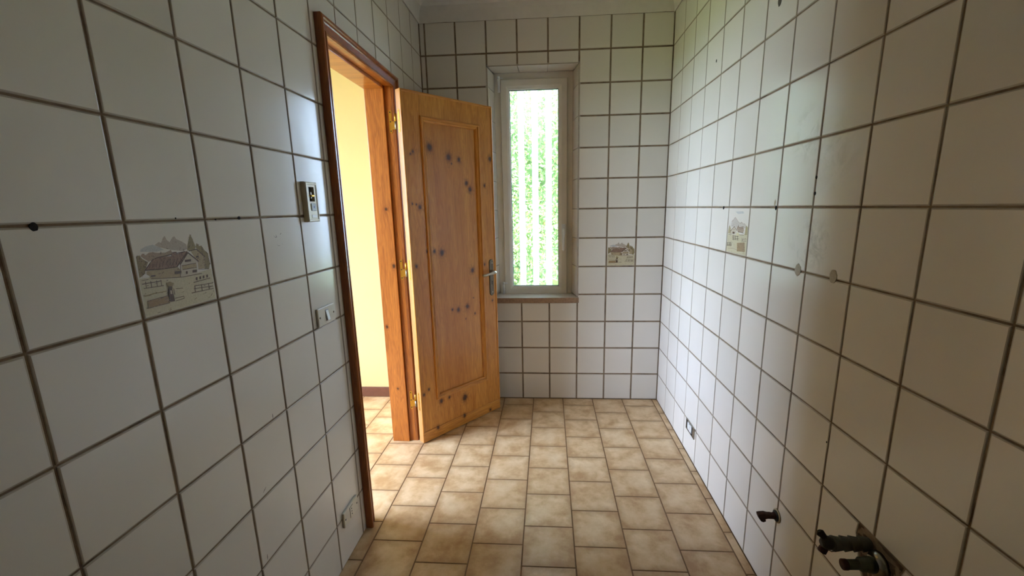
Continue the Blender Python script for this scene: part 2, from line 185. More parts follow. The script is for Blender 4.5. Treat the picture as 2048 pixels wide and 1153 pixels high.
# varnished knotty pine; grain runs along local Z (or along the given axis), knots at (x, z, size)
def pine(name, knots=(), light=(232, 166, 74), dark=(186, 112, 40), axis='Z', plank=0.0, rough=0.32, seed=0.0, red=0.0):
    m = NT(name); p = m.obj(); s = m.n('ShaderNodeSeparateXYZ'); m.l(p, s.inputs[0]); X, Y, Z = s.outputs
    if axis == 'X': along, u = X, Z
    elif axis == 'Y': along, u = Y, Z
    else: along, u = Z, X
    field = None
    for (kx, kz, ks) in knots:
        a = m.math('MULTIPLY', m.math('SUBTRACT', X, kx), 1.0 / (0.0105 * ks)); b = m.math('MULTIPLY', m.math('SUBTRACT', Z, kz), 1.0 / (0.0135 * ks))
        r2 = m.math('ADD', m.math('MULTIPLY', a, a), m.math('MULTIPLY', b, b))
        g = m.math('DIVIDE', 1.0, m.math('ADD', 1.0, r2))
        field = g if field is None else m.math('MAXIMUM', field, g)
    pu = u
    if field is not None: pu = m.math('ADD', u, m.math('MULTIPLY', field, 0.03))
    cb = m.n('ShaderNodeCombineXYZ')
    m.l(m.math('MULTIPLY', pu, 1.0), cb.inputs[0]); m.l(m.math('ADD', m.math('MULTIPLY', Y, 0.7), seed), cb.inputs[1]); m.l(m.math('MULTIPLY', along, 0.07), cb.inputs[2])
    v = cb.outputs[0]
    g1 = m.noise(v, 26, 4, 0.55, 0.3); g2 = m.noise(v, 150, 4, 0.6, 0.4)
    rings = m.math('MULTIPLY', m.math('ADD', m.math('SINE', m.math('MULTIPLY', g1, 70.0)), 1.0), 0.5)
    t = m.math('ADD', m.math('MULTIPLY', g1, 0.55), m.math('ADD', m.math('MULTIPLY', g2, 0.22), m.math('MULTIPLY', rings, 0.16)))
    col = m.ramp(t, (0.28, lin(dark)), (0.70, lin(light)))
    if plank:
        w = m.n('ShaderNodeTexWhiteNoise', noise_dimensions='1D'); m.l(m.math('FLOOR', m.math('MULTIPLY', m.math('ADD', u, 0.013), 1.0 / plank)), w.inputs['W'])
        col = m.mix(m.mapr(w.outputs['Value'], 0, 1, 0, 0.35), col, lin(dark))
    if field is not None:
        wob = m.math('ADD', field, m.math('MULTIPLY', m.math('SUBTRACT', m.noise(p, 70, 4, 0.65), 0.5), 0.62))
        col = m.mix(m.mapr(wob, 0.10, 0.45, 0, 0.7), col, lin((128, 66, 22)))
        col = m.mix(m.mapr(wob, 0.44, 0.72, 0, 0.92), col, lin((58, 28, 14)))
    m.col(col); m.rough(rough); m.b.inputs['Coat Weight'].default_value = 0.15; m.b.inputs['Coat Roughness'].default_value = 0.2
    m.bump(g2, 0.05, 0.002); M[name] = m.m
pine('pine_leaf', KNOTS)
pine('pine_panel', KNOTS, plank=0.105, seed=3.1)
pine('pine_rail', KNOTS, axis='X', seed=5.3)
pine('pine_mould', (), light=(232, 166, 74), dark=(186, 112, 40), seed=1.2)
pine('pine_mould_x', (), light=(232, 166, 74), dark=(186, 112, 40), axis='X', seed=1.9)
pine('pine_edge', [(0.02, 1.30, 0.6), (0.02, 0.83, 0.6), (0.02, 0.225, 0.7)], light=(206, 146, 84), dark=(178, 116, 62), seed=7.7)
pine('pine_jamb', [(-0.07, 1.42, 0.7), (-0.05, 1.10, 0.9), (-0.12, 0.74, 0.7), (-0.085, 0.35, 0.5)], light=(206, 124, 48), dark=(150, 80, 28), seed=9.4)
pine('pine_jamb_y', [], light=(206, 130, 58), dark=(156, 88, 34), axis='Y', seed=4.4)
pine('pine_casing', [], light=(178, 102, 46), dark=(118, 60, 24), seed=2.6)
pine('pine_casing_y', [], light=(178, 102, 46), dark=(118, 60, 24), axis='Y', seed=6.6)

# clear glass: transparent with a surface reflection
m = NT('glass'); t = m.t; t.nodes.remove(m.b)
fr = m.n('ShaderNodeFresnel'); fr.inputs[0].default_value = 1.45
tr = m.n('ShaderNodeBsdfTransparent'); tr.inputs[0].default_value = (0.93, 0.96, 0.95, 1); gl = m.n('ShaderNodeBsdfGlossy'); gl.inputs['Roughness'].default_value = 0.02
mx = m.n('ShaderNodeMixShader'); m.l(fr.outputs[0], mx.inputs[0]); m.l(tr.outputs[0], mx.inputs[1]); m.l(gl.outputs[0], mx.inputs[2])
m.l(mx.outputs[0], t.nodes['Material Output'].inputs[0]); M['glass'] = m.m
# leaves
def leafmat(name, stops):
    m = NT(name); g = m.n('ShaderNodeNewGeometry')
    m.col(m.ramp(g.outputs['Random Per Island'], *stops)); m.rough(0.6); m.b.inputs['Transmission Weight'].default_value = 0.0
    tb = m.n('ShaderNodeBsdfTranslucent'); m.l(m.ramp(g.outputs['Random Per Island'], *stops), tb.inputs[0])
    mx = m.n('ShaderNodeMixShader'); mx.inputs[0].default_value = 0.35
    m.l(m.b.outputs[0], mx.inputs[1]); m.l(tb.outputs[0], mx.inputs[2]); m.l(mx.outputs[0], m.t.nodes['Material Output'].inputs[0]); M[name] = m.m
leafmat('leaf', ((0.0, lin((108, 136, 94))), (0.3, lin((138, 164, 118))), (0.65, lin((160, 180, 130))), (0.9, lin((186, 190, 122))), (0.97, lin((196, 156, 118)))))
leafmat('grass_blade', ((0.0, lin((80, 116, 50))), (1.0, lin((130, 156, 80)))))
m = NT('bar_white'); tb = m.n('ShaderNodeBsdfTranslucent'); tb.inputs[0].default_value = lin((236, 238, 242)); m.col(m.mix(m.noise(m.pos(), 30, 3), lin((236, 236, 238)), lin((246, 246, 246)))); m.rough(0.5)
mx = m.n('ShaderNodeMixShader'); mx.inputs[0].default_value = 0.5; m.l(m.b.outputs[0], mx.inputs[1]); m.l(tb.outputs[0], mx.inputs[2]); m.l(mx.outputs[0], m.t.nodes['Material Output'].inputs[0]); M['bar_white'] = m.m
simple('hedge_core', (124, 152, 98), 0.9, nscale=14, var=0.3, bump=0.5)
simple('lawn', (128, 145, 90), 0.95, nscale=5, var=0.2)
# ------------------------------------------------------------------ mesh helpers
def link(name, me, parent=None, mats=()):
    o = bpy.data.objects.new(name, me); COL.objects.link(o)
    for mt in mats: me.materials.append(M[mt])
    if parent is not None: o.parent = parent
    return o
def finish(bm, name, mats, parent=None, smooth=False):
    bmesh.ops.recalc_face_normals(bm, faces=bm.faces)
    me = bpy.data.meshes.new(name); bm.to_mesh(me); bm.free()
    if smooth:
        for p in me.polygons: p.use_smooth = True
    return link(name, me, parent, (mats,) if isinstance(mats, str) else mats)
def box(bm, x0, x1, y0, y1, z0, z1, mi=0, bevel=0.0, seg=2):
    v = [bm.verts.new(c) for c in ((x0, y0, z0), (x1, y0, z0), (x1, y1, z0), (x0, y1, z0), (x0, y0, z1), (x1, y0, z1), (x1, y1, z1), (x0, y1, z1))]
    fs = [bm.faces.new([v[i] for i in q]) for q in ((0, 3, 2, 1), (4, 5, 6, 7), (0, 1, 5, 4), (1, 2, 6, 5), (2, 3, 7, 6), (3, 0, 4, 7))]
    for f in fs: f.material_index = mi
    if bevel:
        es = list({e for f in fs for e in f.edges}); r = bmesh.ops.bevel(bm, geom=es, offset=bevel, segments=seg, affect='EDGES', profile=0.5)
        for f in r['faces']: f.material_index = mi
    return fs
def boxobj(name, mats, parent, *c, bevel=0.0, smooth=False):
    bm = bmesh.new(); box(bm, *c, bevel=bevel); return finish(bm, name, mats, parent, smooth)
def tube(bm, pts, radii, n=16, cap=True, mi=0, squash=None):
    rings = []; pts = [Vector(p) for p in pts]; a = None
    for i, p in enumerate(pts):
        d = (pts[min(i + 1, len(pts) - 1)] - pts[max(i - 1, 0)]).normalized()
        if a is None: a = d.cross(Vector((0, 0, 1))) if abs(d.z) < 0.95 else Vector((1, 0, 0))
        a = (a - d * a.dot(d)).normalized(); b = d.cross(a).normalized(); r = radii[i] if hasattr(radii, '__len__') else radii
        s = squash if squash else (1, 1)
        rings.append([bm.verts.new(p + a * (r * s[0] * math.cos(2 * math.pi * k / n)) + b * (r * s[1] * math.sin(2 * math.pi * k / n))) for k in range(n)])
    for i in range(len(rings) - 1):
        for k in range(n):
            f = bm.faces.new((rings[i][k], rings[i][(k + 1) % n], rings[i + 1][(k + 1) % n], rings[i + 1][k])); f.material_index = mi; f.smooth = True
    if cap:
        bm.faces.new(rings[0]).material_index = mi; bm.faces.new(rings[-1]).material_index = mi
    return rings
def tubeobj(name, mats, parent, pts, radii, n=16, squash=None):
    bm = bmesh.new(); tube(bm, pts, radii, n, squash=squash); return finish(bm, name, mats, parent)
def tag(o, label, cat, group=None, kind=None):
    o['label'] = label; o['category'] = cat
    if group: o['group'] = group
    if kind: o['kind'] = kind
    return o
def empty(name, loc=(0, 0, 0), mat=None):
    o = bpy.data.objects.new(name, None); COL.objects.link(o); o.empty_display_size = 0.05
    if mat is not None: o.matrix_world = mat
    else: o.location = loc
    return o
def section(name, mats, parent, a, b, prof, mitre, to3):
    """one straight moulding member between 2D points a and b; prof = [(inset, height)], mitre = inset shift at each end"""
    a, b = Vector(a), Vector(b); t = (b - a).normalized(); nrm = Vector((-t.y, t.x)); bm = bmesh.new(); A = []; B = []
    for ins, h in prof:
        A.append(bm.verts.new(to3(a + nrm * ins + t * ins * mitre[0], h))); B.append(bm.verts.new(to3(b + nrm * ins - t * ins * mitre[1], h)))
    k = len(prof)
    for i in range(k): bm.faces.new((A[i], A[(i + 1) % k], B[(i + 1) % k], B[i]))
    bm.faces.new(A); bm.faces.new(B); return finish(bm, name, mats, parent)
def ring(name, mats, parent, x0, x1, z0, z1, prof, to3):
    """closed mitred frame; inset grows inward"""
    bm = bmesh.new(); loops = []
    for ins, h in prof:
        loops.append([bm.verts.new(to3(Vector(c), h)) for c in ((x0 + ins, z0 + ins), (x1 - ins, z0 + ins), (x1 - ins, z1 - ins), (x0 + ins, z1 - ins))])
    k = len(loops)
    for i in range(k):
        for j in range(4): bm.faces.new((loops[i][j], loops[i][(j + 1) % 4], loops[(i + 1) % k][(j + 1) % 4], loops[(i + 1) % k][j]))
    return finish(bm, name, mats, parent)

# ------------------------------------------------------------------ tiles
def inset(poly, d):
    n = len(poly); out = []
    for i in range(n):
        p0, p1, p2 = Vector(poly[i - 1]), Vector(poly[i]), Vector(poly[(i + 1) % n])
        t1, t2 = (p1 - p0).normalized(), (p2 - p1).normalized(); n1, n2 = Vector((-t1.y, t1.x)), Vector((-t2.y, t2.x))
        k = 1 + n1.dot(n2); out.append(p1 + (n1 + n2) * (d / max(k, 0.3)))
    return out
TILECACHE = {}
def tile_mesh(poly, gap, bev, thick, drop, mats):
    key = (tuple((round(x, 4), round(y, 4)) for x, y in poly), gap, mats)
    if key in TILECACHE: return TILECACHE[key]
    bm = bmesh.new(); outer = inset(poly, gap); inner = inset(poly, gap + bev); mid = inset(poly, gap + bev * 0.35)
    L = [[bm.verts.new((p.x, p.y, z)) for p in q] for q, z in ((outer, -thick), (outer, -drop), (mid, -drop * 0.3), (inner, 0))]
    n = len(poly)
    for a, b in zip(L[:-1], L[1:]):
        for i in range(n):
            f = bm.faces.new((a[i], a[(i + 1) % n], b[(i + 1) % n], b[i])); f.material_index = 1
    bm.faces.new(L[-1]).material_index = 0
    bm.normal_update(); me = bpy.data.meshes.new('tile'); bm.to_mesh(me); bm.free()
    for mt in mats: me.materials.append(M[mt])
    TILECACHE[key] = me; return me
AX = dict(left=((0, 1, 0), (0, 0, 1), (1, 0, 0)), far=((1, 0, 0), (0, 0, 1), (0, -1, 0)), right=((0, -1, 0), (0, 0, 1), (-1, 0, 0)), floor=((1, 0, 0), (0, 1, 0), (0, 0, 1)))
def frame(side, origin):
    a, b, c = AX[side]; return Matrix(((a[0], b[0], c[0], origin[0]), (a[1], b[1], c[1], origin[1]), (a[2], b[2], c[2], origin[2]), (0, 0, 0, 1)))
def put_tile(name, parent, side, poly3, mats, gap=0.0021, bev=0.0034, thick=0.007, drop=0.0018, tilt=0.0016):
    """poly3: points in wall coordinates (a, b) plus plane offset given by side"""
    cx = (min(p[0] for p in poly3) + max(p[0] for p in poly3)) / 2; cy = (min(p[1] for p in poly3) + max(p[1] for p in poly3)) / 2
    org = dict(left=(0, cx, cy), far=(cx, D, cy), right=(W, -cx, cy), floor=(cx, cy, 0))[side]
    me = tile_mesh([(p[0] - cx, p[1] - cy) for p in poly3], gap, bev, thick, drop, mats)
    o = bpy.data.objects.new(name, me); COL.objects.link(o); o.parent = parent
    rot = Matrix.Rotation(random.gauss(0, tilt), 4, 'X') @ Matrix.Rotation(random.gauss(0, tilt), 4, 'Y') if tilt else Matrix()
    o.matrix_world = frame(side, org) @ rot
    return o
def rect(a0, a1, b0, b1): return [(a0, b0), (a1, b0), (a1, b1), (a0, b1)]

# ------------------------------------------------------------------ structure
# door opening in the left wall and window opening in the far wall
DY0, DY1, DZ = 1.655, 2.372, 2.078
WX0, WX1, WZ0, WZ1 = 0.436, 1.036, 0.742, 2.32
WFY = D + 0.16                                   # plane of the window frame
GR = 0.0022                                      # grout lies this far behind the tile faces
TOP = 2.598

bm = bmesh.new()
HX = -0.136
for y0, y1, z0, z1 in ((YB, DY0, 0, CEIL), (DY1, D + 0.38, 0, CEIL), (DY0, DY1, DZ, CEIL)): box(bm, HX, -GR, y0, y1, z0, z1)
for f in bm.faces:
    c = f.calc_center_median(); f.material_index = 1 if c.x < HX + 1e-4 else 0
wall_left = tag(finish(bm, 'wall_left', ('grout', 'hall_paint')), 'white tiled wall with the wooden doorway and switch plates', 'wall', kind='structure')

bm = bmesh.new(); hx0, hx1 = WX0 - 0.012, WX1 + 0.012
for x0, x1, z0, z1 in ((-GR, hx0, 0, CEIL), (hx1, W + 0.3, 0, CEIL), (hx0, hx1, 0, WZ0), (hx0, hx1, WZ1 + 0.012, CEIL)): box(bm, x0, x1, D + GR, D + 0.38, z0, z1)
for x0, x1, z0, z1 in ((hx0, 0.466, WZ0, WZ1 + 0.012), (1.003, hx1, WZ0, WZ1 + 0.012), (0.466, 1.003, WZ0, 0.768), (0.466, 1.003, 2.320, WZ1 + 0.012)): box(bm, x0, x1, WFY + 0.003, D + 0.38, z0, z1)
for f in bm.faces:
    c = f.calc_center_median(); f.material_index = 0 if c.y < D + 0.01 else 1
wall_far = tag(finish(bm, 'wall_far', ('grout', 'exterior_render')), 'white tiled end wall around the narrow window', 'wall', kind='structure')
wall_right = tag(boxobj('wall_right', 'grout', None, W + GR, W + 0.3, YB, D + GR, 0, CEIL), 'long white tiled wall with water pipe stubs', 'wall', kind='structure')
wall_back = tag(boxobj('wall_back', 'plaster', None, XH - 0.2, W + 0.3, YB - 0.2, YB, 0, CEIL), 'plain plaster wall facing the window wall', 'wall', kind='structure')
wall_hall = tag(boxobj('wall_hall', 'hall_paint', None, XH - 0.2, HX, D + 0.011, D + 0.38, 0, CEIL), 'cream painted hall wall seen through the doorway', 'wall', kind='structure')
bm = bmesh.new(); y0, y1, z0, z1 = HWIN
for a, b, c, d in ((YB, y0, 0, CEIL), (y1, D + 0.011, 0, CEIL), (y0, y1, 0, z0), (y0, y1, z1, CEIL)): box(bm, XH - 0.2, XH, a, b, c, d)
tag(finish(bm, 'wall_hall_outer', 'hall_paint'), 'cream painted outer hall wall with a wide window opening', 'wall', kind='structure')
tag(boxobj('ceiling', 'ceiling_paint', None, XH - 0.3, W + 0.4, YB - 0.3, D + 0.5, CEIL, CEIL + 0.2), 'pale painted plaster ceiling', 'ceiling', kind='structure')
floor = tag(boxobj('floor', 'grout_floor', None, XH - 0.2, W + 0.3, YB - 0.2, D + 0.38, -0.2, -0.0016), 'beige brown mottled ceramic tile floor', 'floor', kind='structure')

# plaster cornice round the kitchen ceiling
prof = [(0, 2.594), (0.008, 2.592), (0.013, 2.62), (0.020, 2.655), (0.030, 2.682), (0.05, 2.692), (0.10, CEIL + 0.002), (0, CEIL + 0.002)]
def cornice(name, a, b, nrm):
    bm = bmesh.new(); a, b, nrm = Vector(a), Vector(b), Vector(nrm); n = 28; rows = []
    for i in range(n + 1):
        q = a.lerp(b, i / n); row = []
        for j, (ins, z) in enumerate(prof):
            w = mnoise.noise(Vector((q.x * 9 + j * 0.4, q.y * 9, 3.1))) * (0.0035 if j in (0, 1) else 0.0015)
            row.append(bm.verts.new((q.x + nrm.x * max(ins, 0), q.y + nrm.y * ins, z + (w if j < 6 else 0))))
        rows.append(row)
    k = len(prof)
    for i in range(n):
        for j in range(k): bm.faces.new((rows[i][j], rows[i][(j + 1) % k], rows[i + 1][(j + 1) % k], rows[i + 1][j]))
    bm.faces.new(rows[0]); bm.faces.new(rows[-1])
    return finish(bm, name, 'plaster')
for i, (a, b, nn, lab) in enumerate((((0, D), (W, D), (0, -1), 'plaster cornice above the window wall'), ((0, YB), (0, D), (1, 0), 'plaster cornice above the doorway wall'), ((W, YB), (W, D), (-1, 0), 'plaster cornice above the wall with pipe stubs'))):
    tag(cornice('trim_%d' % (i + 1), a, b, nn), lab, 'cornice', kind='structure')

# wall tiles: rows of 0.2 m from the floor
ROWS = [(i * 0.2, min((i + 1) * 0.2, TOP)) for i in range(13)]
MT = {'left': ('tile_left', 'tile_edge'), 'far': ('tile_far', 'tile_edge'), 'right': ('tile_right', 'tile_edge')}
picture = {}
ys = [YB] + [0.7867 + 0.2 * c for c in range(-9, 11)] + [D]
for a0, a1 in zip(ys[:-1], ys[1:]):
    for ri, (b0, b1) in enumerate(ROWS):
        if a1 <= DY0 or a0 >= DY1 or b0 >= DZ: polys = [rect(a0, a1, b0, b1)]
        else:
            polys = []
            zc = max(b0, DZ)
            if a0 < DY0 and b1 > DZ: polys = [[(a0, b0), (DY0, b0), (DY0, DZ), (a1, DZ), (a1, b1), (a0, b1)]]
            elif a1 > DY1 and b1 > DZ: polys = [[(a0, DZ), (DY1, DZ), (DY1, b0), (a1, b0), (a1, b1), (a0, b1)]]
            elif a0 < DY0: polys = [rect(a0, DY0, b0, b1)]
            elif a1 > DY1: polys = [rect(DY1, a1, b0, b1)]
            elif b1 > DZ: polys = [rect(a0, a1, DZ, b1)]
        for pl in polys:
            pic = ri == 6 and abs(a0 - 0.7867) < 0.01
            o = put_tile('picture_tile' if pic else 'tile', wall_left, 'left', pl, MT['left'])
            if pic: picture['left'] = o
xs = [0.0] + [0.0362 + 0.2 * c for c in range(8)] + [W]
for a0, a1 in zip(xs[:-1], xs[1:]):
    for ri, (b0, b1) in enumerate(ROWS):
        inside = a0 > WX0 - 0.01 and a1 < WX1 + 0.01
        if inside and b0 >= WZ0 - 0.01 and b1 <= WZ1: continue
        if inside and b0 < WZ0 < b1: b1 = WZ0
        if inside and b0 < WZ1 < b1: b0 = WZ1
        if inside and abs(a0 - WX0) < 0.01: a0 = WX0
        pic = ri == 5 and abs(a0 - 1.2362) < 0.01
        o = put_tile('picture_tile' if pic else 'tile', wall_far, 'far', rect(a0, a1, b0, b1), MT['far'], gap=0.0036, bev=0.003)
        if pic: picture['far'] = o
ys = [D] + [2.9534 - 0.2 * c for c in range(1, 20)] + [YB]
for i, (y1, y0) in enumerate(zip(ys[:-1], ys[1:])):
    for ri, (b0, b1) in enumerate(ROWS):
        pl = rect(-y1, -y0, b0, b1)
        if ri == 2 and i == 9: pl = [(-y1, b0), (-y0, b0), (-y0, 0.452), (-0.968, 0.472), (-0.985, 0.50), (-0.992, 0.545), (-1.006, 0.568), (-1.002, b1), (-y1, b1)]
        if ri == 2 and i == 10: pl = [(-0.953, 0.4), (-y0, b0), (-y0, b1), (-0.862, b1), (-0.872, 0.57), (-0.868, 0.53), (-0.885, 0.49), (-0.91, 0.455), (-0.953, 0.448)]
        pic = ri == 6 and i == 5
        o = put_tile('picture_tile' if pic else 'tile', wall_right, 'right', pl, MT['right'])
        if pic: picture['right'] = o

# printed landscapes on three tiles
def draw(o, motif, w, h):
    rs = random.Random(3); extra = []
    def inside(x, y, pts):
        r = False
        for (x0, y0), (x1, y1) in zip(pts, pts[1:] + pts[:1]):
            if (y0 > y) != (y1 > y) and x < (x1 - x0) * (y - y0) / (y1 - y0) + x0: r = not r
        return r
    for c, pts in motif:
        den = dict(roof=1500, tree=1300, treeb=700, hill=500, wood=500, trough=800, grass=90, mount=250, mountb=150).get(c, 0)
        x0, x1, y0, y1 = min(p[0] for p in pts), max(p[0] for p in pts), min(p[1] for p in pts), max(p[1] for p in pts)
        for _ in range(int(den * (x1 - x0) * (y1 - y0))):
            x, y = rs.uniform(x0, x1), rs.uniform(y0, y1)
            if not inside(x, y, pts): continue
            an = rs.gauss(-1.9, 0.25) if c == 'roof' else rs.gauss(0.1, 0.25) if c in ('grass', 'wood', 'trough') else rs.uniform(0, 3.14); ln = rs.uniform(0.006, 0.02); wd = rs.uniform(0.0012, 0.003)
            dx, dy = math.cos(an) * ln, math.sin(an) * ln; nx, ny = -math.sin(an) * wd, math.cos(an) * wd
            extra.append(('ink' if rs.random() < 0.55 or c == 'grass' else 'hill', [(x - dx + nx, y - dy + ny), (x + dx + nx, y + dy + ny), (x + dx - nx, y + dy - ny), (x - dx - nx, y - dy - ny)]))
    base = len(motif); motif = motif + extra
    names = sorted({c for c, _ in motif}); bm = bmesh.new()
    for k, (c, pts) in enumerate(motif):
        vs = [bm.verts.new(((min(max(u, 0.012), 0.988) - 0.5) * w, (min(max(v, 0.012), 0.988) - 0.5) * h, 0.00006 + 0.000012 * min(k, base) + (0.000006 * ((k - base) % 7) if k > base else 0))) for u, v in pts]
        try: f = bm.faces.new(vs)
        except ValueError: continue
        f.material_index = names.index(c)
    bmesh.ops.triangulate(bm, faces=bm.faces); bm.normal_update()
    for f in bm.faces:
        if f.normal.z < 0: f.normal_flip()
    me = bpy.data.meshes.new('print'); bm.to_mesh(me); bm.free()
    p = link('print', me, o, ['print_' + n for n in names]); p['label'] = 'sepia printed mountain farmhouse landscape'
draw(picture['left'], MOTIF_A, 0.192, 0.192); draw(picture['far'], MOTIF_A, 0.19, 0.19); draw(picture['right'], MOTIF_B, 0.192, 0.192)

# tiles lining the window recess (splayed sides)
FX0, FX1, FZ0, FZ1 = 0.464, 1.005, 0.766, 2.322
def quad_tile(name, p, thick):
    """p: four corners, front edge first; slab thick away from the visible side"""
    p = [Vector(q) for q in p]; nrm = (p[1] - p[0]).cross(p[3] - p[0]).normalized(); c = sum(p, Vector()) / 4; bm = bmesh.new()
    def shrink(d): return [q + (c - q).normalized() * d for q in p]
    L = [[bm.verts.new(q - nrm * t) for q in shrink(s)] for s, t in ((0.0014, thick), (0.0014, 0.0015), (0.003, 0.0))]
    for a, b in zip(L[:-1], L[1:]):
        for i in range(4): bm.faces.new((a[i], a[(i + 1) % 4], b[(i + 1) % 4], b[i])).material_index = 1
    bm.faces.new(L[-1]); return finish(bm, name, ('tile_reveal', 'tile_edge'), wall_far)
wall_tile('tile_reveal', TILE)
zz = [0.785] + [0.2 * i for i in range(5, 12)] + [WZ1 - 0.002]
zz = [0.785, 1.0, 1.2, 1.4, 1.6, 1.8, 2.0, 2.2, WZ1 - 0.002]
for z0, z1 in zip(zz[:-1], zz[1:]):
    quad_tile('reveal_tile', ((WX0 + 0.004, D, z0), (FX0, WFY, z0), (FX0, WFY, z1), (WX0 + 0.004, D, z1)), 0.012)
    quad_tile('reveal_tile', ((WX1 - 0.004, D, z1), (FX1, WFY, z1), (FX1, WFY, z0), (WX1 - 0.004, D, z0)), 0.012)
for x0, x1, g0, g1 in ((WX0 + .004, 0.636, FX0, 0.64), (0.636, 0.836, 0.64, 0.83), (0.836, WX1 - .004, 0.83, FX1)):
    quad_tile('reveal_tile', ((x0, D, WZ1), (g0, WFY, WZ1 + 0.003), (g1, WFY, WZ1 + 0.003), (x1, D, WZ1)), 0.012)

# floor tiles, half-bond columns
FP = 0.2187
def floor_cols(): return range(-9, 8)
for k in floor_cols():
    x0, x1 = 0.0595 + FP * k, 0.0595 + FP * (k + 1)
    x0, x1 = max(x0, XH), min(x1, W)
    if x1 - x0 < 0.01: continue
    ph = 1.6605 if k % 2 == 1 else 1.5512
    for j in range(-14, 10):
        y0, y1 = ph + 0.2186 * j, ph + 0.2186 * (j + 1); y0, y1 = max(y0, YB), min(y1, D)
        if y1 - y0 < 0.008: continue
        if y1 < -0.3 and x1 < 0: continue
        put_tile('tile', floor, 'floor', rect(x0, x1, y0, y1), ('floor_tile', 'floor_edge'), gap=0.0013, bev=0.002, thick=0.006, drop=0.0010, tilt=0.0006)

# hall skirting
tag(boxobj('baseboard_hall', 'skirting_brown', None, XH, HX, D - 0.002, D + 0.011, 0, 0.076, bevel=0.002), 'dark brown skirting along the cream hall wall', 'skirting', kind='structure')

# ------------------------------------------------------------------ door frame (lining, stops, casing)
fr = tag(empty('trim_4', (0, 2.0, 0)), 'varnished pine door frame with moulded casing set in the tiled wall', 'door frame', kind='structure')
fr.location = (0, 0, 0)
SX = -0.036                                    # step between rabbet and stop
RB0, RB1, RBZ = 1.674, 2.3555, 2.060           # rabbet faces
ST0, ST1, STZ = 1.690, 2.3425, 2.045           # stop faces
boxobj('rabbet_lining', 'pine_jamb', fr, SX + .002, 0.0, RB1, DY1 + .02, 0, DZ)
boxobj('stop_lining', 'pine_jamb', fr, HX - .004, SX, ST1, DY1 + .02, 0, DZ, bevel=0.002)
boxobj('rabbet_lining', 'pine_jamb', fr, SX + .002, 0.0, DY0 - .02, RB0, 0, DZ)
boxobj('stop_lining', 'pine_jamb', fr, HX - .004, SX, DY0 - .02, ST0, 0, DZ, bevel=0.002)
boxobj('head_rabbet', 'pine_jamb_y', fr, SX + .002, 0.0, RB0, RB1, RBZ, DZ + .02)
boxobj('head_stop', 'pine_jamb_y', fr, HX - .004, SX, ST0, ST1, STZ, DZ + .02, bevel=0.002)
CP = [(0, 0.0005), (0, 0.026), (0.004, 0.030), (0.012, 0.030), (0.016, 0.026), (0.018, 0.019), (0.022, 0.0165), (0.044, 0.0145), (0.047, 0.0175), (0.052, 0.0175), (0.056, 0.013), (0.056, 0.0005)]
CY0, CY1, CZ = 1.618, 2.411, 2.112
L3 = lambda p, h: (h, p.x, p.y)
# outlines run so that the inset points into the opening
section('casing', 'pine_casing', fr, (CY0, CZ), (CY0, 0), CP, (1, 0), L3)
section('casing', 'pine_casing', fr, (CY1, 0), (CY1, CZ), CP, (0, 1), L3)
section('head_casing', 'pine_casing_y', fr, (CY1, CZ), (CY0, CZ), CP, (1, 1), L3)

# ------------------------------------------------------------------ door leaf
DA = math.atan2(0.489, 0.418)
door = tag(empty('door_1'), 'knotty pine panelled door standing open beside the window', 'door', kind='structure')
door.matrix_world = Matrix.Translation((0.060, 2.316, 0.005)) @ Matrix.Rotation(DA, 4, 'Z')
DW, DH, DT = 0.643, 2.033, 0.040
X0, X1, Z0, Z1 = 0.117, 0.529, 0.252, 1.908
F = 0.0
boxobj('stile', 'pine_leaf', door, 0.0012, X0, F, DT, 0.068, DH, bevel=0.0012)
boxobj('stile', 'pine_leaf', door, X1, DW, F, DT, 0.068, DH, bevel=0.0012)
boxobj('top_rail', 'pine_leaf', door, X0, X1, F, DT, Z1, DH, bevel=0.0006)
boxobj('bottom_rail', 'pine_leaf', door, X0, X1, F, DT, 0.068, Z0, bevel=0.0006)
boxobj('kick_rail', 'pine_rail', door, 0.0012, DW, F - 0.003, DT, 0.0, 0.067, bevel=0.002)
boxobj('panel', 'pine_panel', door, X0 - 0.004, X1 + 0.004, F + 0.010, DT - 0.010, Z0 - 0.004, Z1 + 0.004)
boxobj('hinge_edge', 'pine_edge', door, 0.0, 0.0012, F + 0.0005, DT - 0.0005, 0.001, DH - 0.001)
D3 = lambda p, h: (p.x, -h, p.y)
MP = [(0, -0.002), (0, 0.006), (0.004, 0.0095), (0.010, 0.0095), (0.014, 0.006), (0.017, 0.0025), (0.022, 0.0035), (0.026, 0.001), (0.030, -0.006), (0.030, -0.012)]
def rectmould(parent, x0, x1, z0, z1, prof, to3, mv, mh, name):
    c = [(x0, z0), (x1, z0), (x1, z1), (x0, z1)]
    for i in range(4): section(name, mh if i % 2 == 0 else mv, parent, c[i], c[(i + 1) % 4], prof, (1, 1), to3)
rectmould(door, X0 - 0.004, X1 + 0.004, Z0 - 0.004, Z1 + 0.004, MP, D3, 'pine_mould', 'pine_mould_x', 'panel_moulding')
rectmould(door, X0 - 0.004, X1 + 0.004, Z0 - 0.004, Z1 + 0.004, MP, lambda p, h: (p.x, DT + h, p.y), 'pine_mould', 'pine_mould_x', 'panel_moulding')
# thin rim along the leaf edges
RP = [(0, 0.0), (0, 0.0035), (0.002, 0.005), (0.008, 0.005), (0.0115, 0.002), (0.0125, 0.0)]
section('edge_bead', 'pine_mould', door, (0.0, DH), (0.0, 0.068), RP, (1, 0), D3)
section('edge_bead', 'pine_mould', door, (DW, 0.068), (DW, DH), RP, (0, 1), D3)
section('edge_bead', 'pine_mould_x', door, (DW, DH), (0.0, DH), RP, (1, 1), D3)
